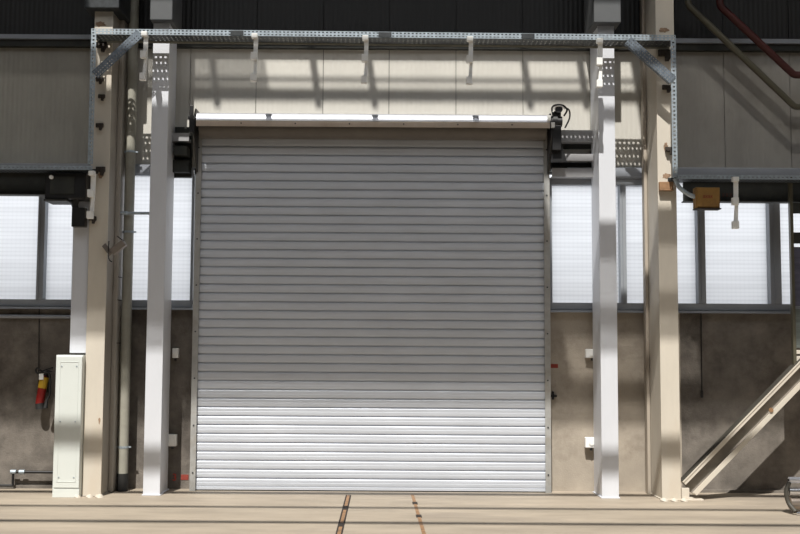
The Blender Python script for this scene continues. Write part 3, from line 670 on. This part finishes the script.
# ------------------------------------------------------------------ small fittings by the shutter
def plate(label, pa, pb, py0, py1, Y=-.02, root=None, name='wall_socket', m='white_plastic', cat='socket'):
    a = P_(pa,py0,Y); c = P_(pb,py1,Y); m_ = MB(); m_.box(a.x, c.x, Y-.05, Y+.015, c.z, a.z)
    r = thing(name, label, cat, ((a.x+c.x)/2, Y, c.z)); m_.build('casing', M[m], r, .008)
    x = (a.x+c.x)/2; m_ = MB(); m_.tube([(x,Y-.05,(a.z+c.z)/2),(x,Y-.062,(a.z+c.z)/2)], min(.03, (c.x-a.x)*.35), 16); m_.build('cover', M[m], r)
    z = c.z; m_ = MB(); m_.tube([(x,Y-.02,z),(x,Y-.02,z-.03)], .015, 8); m_.build('cable_gland', M['galv_dark'], r)
    return r
plate('white socket low on the wall between left white column and shutter', 169, 177, 434, 446, -.05)
plate('white socket low on the pale wall left of the right white column', 584.5, 597, 437, 447.5, -.05)
plate('pale oval fitting at mid height on the pale wall right of the shutter', 585, 598, 349, 358, -.03)
plate('small pale fitting at mid height on the wall left of the shutter', 173, 179, 348, 358, -.02)
# painted number and marks
td = bpy.data.curves.new('digit', 'FONT'); td.body = '3'; td.size = .11; td.extrude = .0015; td.offset = .001
to = bpy.data.objects.new('digit', td); C.objects.link(to)
bpy.context.view_layer.update()
me = bpy.data.meshes.new_from_object(to.evaluated_get(bpy.context.evaluated_depsgraph_get())); bpy.data.objects.remove(to)
o = bpy.data.objects.new('painted_number', me); C.objects.link(o); me.materials.clear(); me.materials.append(M['red_mark'])
q = P_(172.0,480.5,-.0022); o.location = q; o.rotation_euler = (PI/2,0,0)
me.materials[0] = M['red_paint']; tag(o, 'red number 3 painted low on the wall left of the shutter', 'painted number')
def mark(label, pa, pb, py0, py1, root=None, Y=-.001):
    a = P_(pa,py0,Y); c = P_(pb,py1,Y); o = MB().box(a.x, c.x, Y-.003, Y, c.z, a.z).build('paint_mark', M['red_mark'], None, .001); return tag(o, label, 'paint mark')
mark('red painted block beside the number 3 left of the shutter', 181, 188.5, 474.5, 480)
mark('faint red paint dab right of the shutter at mid height', 550, 558, 364, 368)
q = P_(555,396,-.03); m_ = MB(); m_.box(q.x-.06,q.x+.02,-.05,0,q.z-.012,q.z+.012); m_.box(q.x-.03,q.x-.01,-.05,-.0,q.z-.04,q.z+.05)
tag(m_.build('wall_bolt', M['black'], None, .003), 'small black cross shaped bolt on the pale wall right of the shutter', 'bolt')
# floor rails
def floor_strip(label, A, B, w, kind):
    (ax, ay), (bx, by) = A, B
    def fl(px, py):
        dd = RM @ Vector((px-PX0, -(py-PY0), -F)); t_ = -CAM.z/dd.z; return CAM+dd*t_
    a, b = fl(ax, ay), fl(bx, by); d = (b-a).normalized(); b = b+d*3.5; side = V((-d.y, d.x, 0)); mid = (a+b)/2; Lh = (b-a).length/2
    r = thing('floor_rail', label, 'rail', tuple(a))
    m_ = MB(); m_.obox(mid+V((0,0,.0015)), d, side, V((0,0,1)), Lh, w/2, .0025); m_.build('rail_strip', M['rail'], r)
    if kind == 'double':
        for s in (-1,1):
            m_ = MB(); m_.obox(mid+side*s*w/2+V((0,0,.002)), d, side, V((0,0,1)), Lh, .007, .003); m_.build('edge_gap', M['groove'], r)
        m_ = MB(); m_.obox(a, d, side, V((0,0,1)), .01, w/2, .0045); m_.build('end_stop', M['groove'], r)
        for s, l in ((.9,.12),(1.9,.1)):
            m_ = MB(); m_.obox(a+d*s+V((0,0,.002)), d, side, V((0,0,1)), l, w/2, .0035); m_.build('grease_patch', M['groove'], r)
    else:
        for s in (.62, 1.45): 
            m_ = MB(); m_.obox(a+d*s+V((0,0,.002)), d, side, V((0,0,1)), .07, w/2+.01, .004); m_.build('fixing_clamp', M['groove'], r)
    return r
floor_strip('rusty floor rail with two dark edges in front of the shutter', (348.5,495.5), (339,534), .045, 'double')
floor_strip('narrow tan floor rail with dark clamps in front of the shutter', (412.5,495), (424,534), .032, 'single')

# ------------------------------------------------------------------ light
wd = bpy.data.worlds.new('sky'); bpy.context.scene.world = wd; wd.use_nodes = True
bg = wd.node_tree.nodes['Background']; bg.inputs['Color'].default_value = (.93,.96,1.0,1); bg.inputs['Strength'].default_value = 1.28
sd = bpy.data.lights.new('sun', 'SUN'); sd.energy = 5.4; sd.angle = math.radians(.5); sd.color = (1,.965,.90)
so = bpy.data.objects.new('sun', sd); C.objects.link(so); so.location = (0,-8,14)
so.rotation_euler = V((KK,1,-TT)).to_track_quat('-Z','Y').to_euler()
sc = bpy.context.scene
sc.view_settings.view_transform = 'Standard'; sc.view_settings.look = 'None'; sc.view_settings.gamma = 1; sc.view_settings.exposure = 0
try: sc.view_settings.use_curve_mapping = False
except Exception: pass
sc.cycles.max_bounces = 8; sc.cycles.diffuse_bounces = 5
